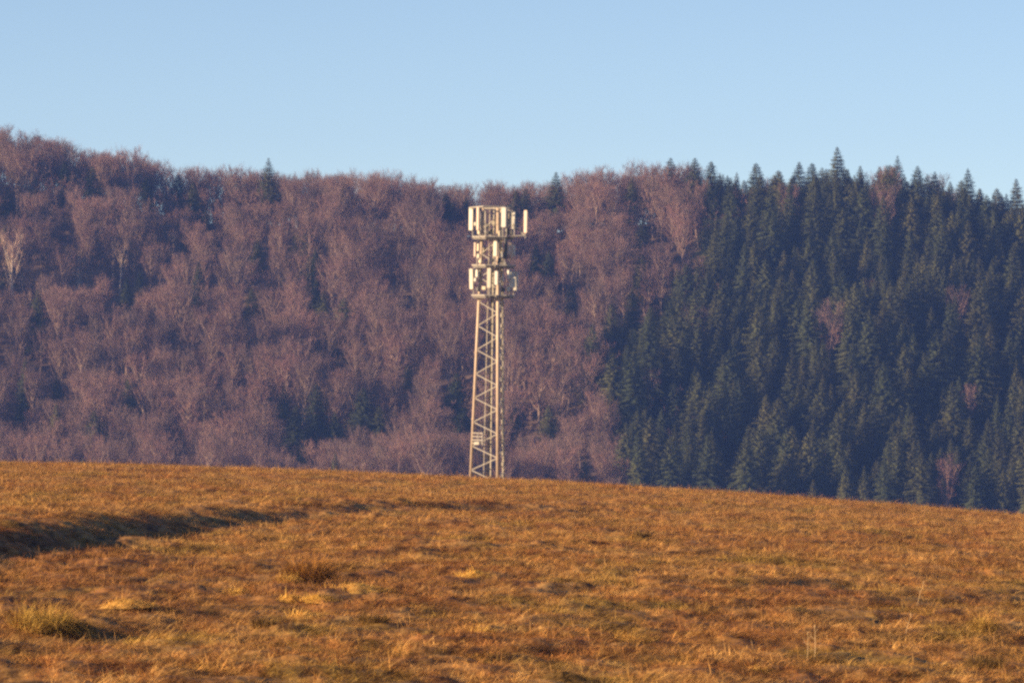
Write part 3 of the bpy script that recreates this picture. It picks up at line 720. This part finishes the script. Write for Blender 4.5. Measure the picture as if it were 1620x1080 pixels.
for yy in np.arange(FOOT-38, RIDGE+74, 7.6):
    rows += 1
    for xx in xs_+(3.7 if rows % 2 else 0):
        x = xx+rng.uniform(-3.0, 3.0); y = yy+rng.uniform(-2.8, 2.8)
        px = 810+x/y*F; gz = float(ground(x, y)); py = 540-(gz+10)/y*F
        b = np.interp(py, [q[0] for q in BOUND], [q[1] for q in BOUND])+18*float(noise(x/14, y/14, 31))
        con = px > b
        con = con if rng.uniform() > (.02 if con else .02) else not con
        if any(abs(t['x']-x) < 4.6 and abs(t['y']-y) < 4.6 for t in TREES if t.get('fixed')): continue
        v = float(noise(x/30, y/30, 33))
        if con:
            # between the rows of big spruces stand smaller ones
            TREES.append(dict(kind='spruce', x=x, y=y, h=float(np.clip(rng.normal(18.5, 4.0)+v*2, 8, 26)), w=rng.uniform(.75, 1.15), label=None, px=px))
        else:
            TREES.append(dict(kind='bare', x=x, y=y, h=float(np.clip(rng.normal(16.5, 2.8)+v*1.5, 9, 22)), w=rng.uniform(.85, 1.2), label=None, px=px))
# how large each tree shows: paint flat silhouettes from far to near on a coarse grid and count
GW, GH, GS = 1620//3, 1080//3, 3.0
EXT = []
for t in TREES:
    t['z'] = float(ground(t['x'], t['y'])); t['tip'] = 540-(t['z']+t['h'])/t['y']*F; t['cx'] = 810+t['x']/t['y']*F
    if t.get('fixed'): EXT.append(t)
kept = []; crng = random.Random(9)
for t in TREES:
    if not t.get('fixed'):
        line = np.interp(t['cx'], [q[0] for q in SKY], [q[1] for q in SKY])+(crng.uniform(14, 44) if t['kind'] == 'spruce' else crng.uniform(-2, 14))
        if t['kind'] == 'spruce' and t['cx'] < 1040: line += 25
        if t['tip'] < line:
            t['h'] -= (line-t['tip'])*t['y']/F; t['tip'] = line
        if t['h'] < 7: continue
        hide = False
        for e in EXT:
            if e['cx'] > (1040 if e['kind'] == 'spruce' else 1120): continue
            hp = e['h']/e['y']*F; hw = (.19 if e['kind'] == 'spruce' else .22)*hp
            fr = .75 if e['kind'] == 'birch' else .7
            if t['y'] < e['y'] and abs(t['cx']-e['cx']) < hw+8 and e['tip']-20 < t['tip'] < e['tip']+hp*fr:
                nh = t['h']-(e['tip']+hp*fr-t['tip'])*t['y']/F
                if nh < 4.5: hide = True; break
                t['h'] = nh; t['w'] = t['w']*min(1.6, max(1, 9/nh)); t['tip'] = e['tip']+hp*fr
        if hide: continue
    kept.append(t)
TREES = kept
ids = np.full((GH, GW), -1, dtype=np.int32)
for t in TREES:
    t['z'] = float(ground(t['x'], t['y']))
order = sorted(range(len(TREES)), key=lambda i: -TREES[i]['y'])
for i in order:
    t = TREES[i]; k = F/t['y']/GS; cx_ = 270+t['x']*k; zb = t['z']; 
    if t['kind'] == 'spruce': lo, hi, hw = .1*t['h'], t['h'], 4.6*t['w']*t['h']/22
    else: lo, hi, hw = .35*t['h'], t['h'], 3.5*t['w']*t['h']/17
    y1 = 180-(zb+lo)*k; y0 = 180-(zb+hi)*k
    r0, r1 = int(max(0, y0)), int(min(GH, y1+1))
    for r_ in range(r0, r1):
        f = (r_+.5-y0)/max(1e-6, y1-y0)
        if not 0 <= f <= 1: continue
        w_ = hw*k*(f if t['kind'] == 'spruce' else math.sqrt(max(0, 1-(2*f-1)**2)))
        a_, b_ = int(max(0, round(cx_-w_))), int(min(GW, round(cx_+w_)))
        if b_ > a_: ids[r_, a_:b_] = i
crest = [(0, 728), (300, 738), (650, 752), (850, 760), (1060, 772), (1350, 788), (1620, 806)]
for c in range(GW):
    yb = np.interp((c+.5)*GS, [p[0] for p in crest], [p[1] for p in crest])
    ids[int(yb/GS):, c] = -1
cnt = np.bincount(ids[ids >= 0], minlength=len(TREES))
for i, t in enumerate(TREES): t['vis'] = int(cnt[i])
def is_sky(t):
    tip = 540-(t['z']+t['h'])/t['y']*F
    return tip < np.interp(t['px'], [p[0] for p in SKY], [p[1] for p in SKY])+10
LAB = {
 ('bare', 'sky', 0): ('bare purplish brown tree with its crown against the sky, left of the tower', 'bare trees on the left skyline'),
 ('bare', 'sky', 1): ('bare purplish brown tree with its crown against the sky, right of the tower', 'bare trees on the right skyline'),
 ('bare', 'low', 0): ('leafless reddish brown tree within the bare wood on the slope left of the tower', 'bare trees on the slope left of the tower'),
 ('bare', 'low', 1): ('leafless reddish brown tree within the bare wood between the tower and the dark spruces', 'bare trees on the slope right of the tower'),
 ('bare', 'in', 1): ('single leafless pinkish tree hemmed in by dark spruces on the right slope', 'bare trees inside the spruce stand'),
 ('spruce', 'sky', 0): ('dark spruce tip among bare crowns on the skyline left of the tower', 'spruces on the left skyline'),
 ('spruce', 'sky', 1): ('dark green spruce with its tip against the sky right of the tower', 'spruces on the right skyline'),
 ('spruce', 'low', 0): ('dark green spruce scattered in the bare wood left of the tower', 'spruces in the bare wood left of the tower'),
 ('spruce', 'mid', 1): ('dark green spruce scattered in the bare wood just right of the tower', 'spruces in the bare wood right of the tower'),
 ('spruce', 'low', 1): ('dark green spruce in the dense stand covering the right slope', 'spruces of the dense right stand')}
def descr(t):
    side = 0 if t['px'] < 775 else 1
    py = 540-(t['z']+10)/t['y']*F
    deep = t['px'] > np.interp(py, [q[0] for q in BOUND], [q[1] for q in BOUND])+25
    if is_sky(t): where = 'sky'
    elif t['kind'] == 'spruce': where = 'low' if (side == 0 or t['px'] > np.interp(py, [q[0] for q in BOUND], [q[1] for q in BOUND])-25) else 'mid'
    else: where = 'in' if (side == 1 and deep) else 'low'
    return LAB[(t['kind'], where, side)]
stuff = {'bare': [], 'spruce': []}
cut = {}
for kd in ('bare', 'spruce'):
    c = sorted([t for t in TREES if t['kind'] == kd and not t['label']], key=lambda t: -t['vis'])
    nfix = sum(1 for t in TREES if t['kind'] == kd and t['label'])
    for j, t in enumerate(c):
        if j < 298-nfix and t['vis'] >= 6 and 4 < t['px'] < 1616: t['thing'] = True
        else: stuff[kd].append(t)
rng = random.Random(4)
CAT = {'bare': ('bare_tree', 'bare tree'), 'spruce': ('spruce_tree', 'spruce'), 'birch': ('birch_tree', 'birch')}
ntree = {}
for t in TREES:
    t['p'] = rng.randrange(len(PROTO[t['kind']])); t['rz'] = rng.uniform(0, 6.283)
    if not (t['label'] or t.get('thing')): continue
    tm, cm, data, h0, r0 = PROTO[t['kind']][t['p']]
    root = empty(CAT[t['kind']][0], (t['x'], t['y'], t['z']-.1), t['rz'])
    s = t['h']/h0; w = s*t['w']; root.scale = (w, w, s)
    link(bpy.data.objects.new('trunk', tm), root); link(bpy.data.objects.new('crown', cm), root)
    if t['label']: tag(root, t['label'], CAT[t['kind']][1])
    else: tag(root, descr(t)[0], CAT[t['kind']][1], descr(t)[1])
    ntree[t['kind']] = ntree.get(t['kind'], 0)+1
print('trees', len(TREES), ntree, {k: len(v) for k, v in stuff.items()}, 'vis of stuff', {k: sorted([t['vis'] for t in v])[-5:] for k, v in stuff.items()})
def joined(name, ts, label, cat, mats):
    V = []; Q = []; T = []; b = 0; mi = []
    for t in ts:
        (Vt, Qt), (Vc, Tc) = PROTO[t['kind']][t['p']][2]; h0 = PROTO[t['kind']][t['p']][3]
        s = t['h']/h0; w = s*t['w']; c, sn = math.cos(t['rz']), math.sin(t['rz'])
        for Va, Fa, store in ((Vt, Qt, Q), (Vc, Tc, T)):
            W = np.stack([(Va[:, 0]*c-Va[:, 1]*sn)*w+t['x'], (Va[:, 0]*sn+Va[:, 1]*c)*w+t['y'], Va[:, 2]*s+t['z']-.1], -1)
            V.append(W.astype(np.float32)); store.append(Fa+b); b += len(Va)
    Q = np.concatenate(Q); T = np.concatenate(T)
    me = mesh_np(name, np.concatenate(V), Q, T, mats[0]); me.materials.append(mats[1])
    me.polygons.foreach_set('material_index', np.concatenate([np.zeros(len(Q), np.int32), np.ones(len(T), np.int32)]))
    o = link(bpy.data.objects.new(name, me)); tag(o, label, cat, kind='stuff')
joined('bare_wood', stuff['bare'], 'bare purplish brown wood filling in behind the nearer trees', 'wood', (M['bark'], M['twig']))
PROTO['bush'] = [(None, None, bare_tree(200+q, 5, 2.3, .05, nl=9, nsec=8, ntw=11, upness=1.1, tw=.05), 5, 2.3) for q in range(3)]
bl = []; nrg = np.random.default_rng(77)
while len(bl) < 1000:
    x, y = nrg.uniform(-205, 205), nrg.uniform(FOOT-10, RIDGE+40); px = 810+x/y*F
    if px > 1120 and nrg.uniform() < .8: continue
    bl.append(dict(kind='bush', x=x, y=y, z=float(ground(x, y)), h=nrg.uniform(4, 9), w=nrg.uniform(.9, 1.4), rz=nrg.uniform(0, 6.28), p=int(nrg.integers(3))))
for q in range(420):
    x, y = nrg.uniform(-215, 75), nrg.uniform(RIDGE-22, RIDGE+45)
    bl.append(dict(kind='bush', x=x, y=y, z=float(ground(x, y)), h=nrg.uniform(7, 11), w=nrg.uniform(.8, 1.2), rz=nrg.uniform(0, 6.28), p=int(nrg.integers(3))))
joined('undergrowth', bl, 'low tangle of leafless brown undergrowth beneath the trees', 'undergrowth', (M['bark'], M['twig']))
joined('spruce_wood', stuff['spruce'], 'dark spruce wood filling in behind the nearer spruces', 'wood', (M['pinebark'], M['needle']))

# ------------------------------------------------------------------ air
HAZE = .000092
mb = MB(); x0, x1, y0, y1, z1_ = -1550, 1550, -170, 2360, 85
z0_ = min(min(v.co.z for v in bpy.data.objects[n_].data.vertices) for n_ in ('meadow', 'hillside'))-1.0

mb.add([(x0, y0, z0_), (x1, y0, z0_), (x1, y1, z0_), (x0, y1, z0_), (x0, y0, z1_), (x1, y0, z1_), (x1, y1, z1_), (x0, y1, z1_)],
       [(3, 2, 1, 0), (4, 5, 6, 7), (0, 1, 5, 4), (1, 2, 6, 5), (2, 3, 7, 6), (3, 0, 4, 7)])
hm, nt, b = new_mat('haze'); nt.nodes.remove(b)
pv = nt.nodes.new('ShaderNodeVolumePrincipled'); pv.inputs['Density'].default_value = HAZE
pv.inputs['Color'].default_value = (.15, .31, 1.0, 1); pv.inputs['Anisotropy'].default_value = 0.0
nt.links.new(pv.outputs[0], nt.nodes['Material Output'].inputs['Volume'])
haze = mb.build('haze', hm); tag(haze, 'thin bluish haze in the air before the wooded hill', 'haze', kind='stuff')

# ------------------------------------------------------------------ light, sky, camera
SUN_EL, SUN_ROT = R(15), R(249)
w = bpy.data.worlds.new('World'); sc.world = w; w.use_nodes = True
nt = w.node_tree; bg = nt.nodes['Background']
sky = nt.nodes.new('ShaderNodeTexSky'); sky.sky_type = 'NISHITA'; sky.sun_disc = False
sky.sun_elevation = SUN_EL; sky.sun_rotation = SUN_ROT; sky.air_density = .64; sky.dust_density = .5; sky.ozone_density = .5; sky.altitude = 3000
nt.links.new(sky.outputs[0], bg.inputs[0]); bg.inputs[1].default_value = .0605
sd = bpy.data.lights.new('sun', 'SUN'); sd.energy = 5.0; sd.angle = R(.6); sd.color = (1.0, .72, .40)
so = bpy.data.objects.new('sun', sd); link(so)
sv = Vector((math.sin(SUN_ROT)*math.cos(SUN_EL), math.cos(SUN_ROT)*math.cos(SUN_EL), math.sin(SUN_EL)))
so.rotation_euler = sv.to_track_quat('Z', 'Y').to_euler(); so.location = sv*300
cam = bpy.data.cameras.new('camera'); cam.lens = 200; cam.sensor_width = 36; cam.clip_start = .5; cam.clip_end = 9000
co = bpy.data.objects.new('camera', cam); link(co); co.location = (0, 0, 0); co.rotation_euler = (R(90), 0, 0); sc.camera = co
sc.view_settings.view_transform = 'Standard'; sc.view_settings.look = 'None'; sc.view_settings.gamma = 1
sc.view_settings.exposure = 1.22
sc.cycles.use_denoising = False
sc.cycles.sample_clamp_direct = 6; sc.cycles.sample_clamp_indirect = 4
sc.cycles.max_bounces = 6; sc.cycles.diffuse_bounces = 3; sc.cycles.volume_bounces = 1
sc.cycles.pixel_filter_type = 'BLACKMAN_HARRIS'; sc.cycles.filter_width = 2.7
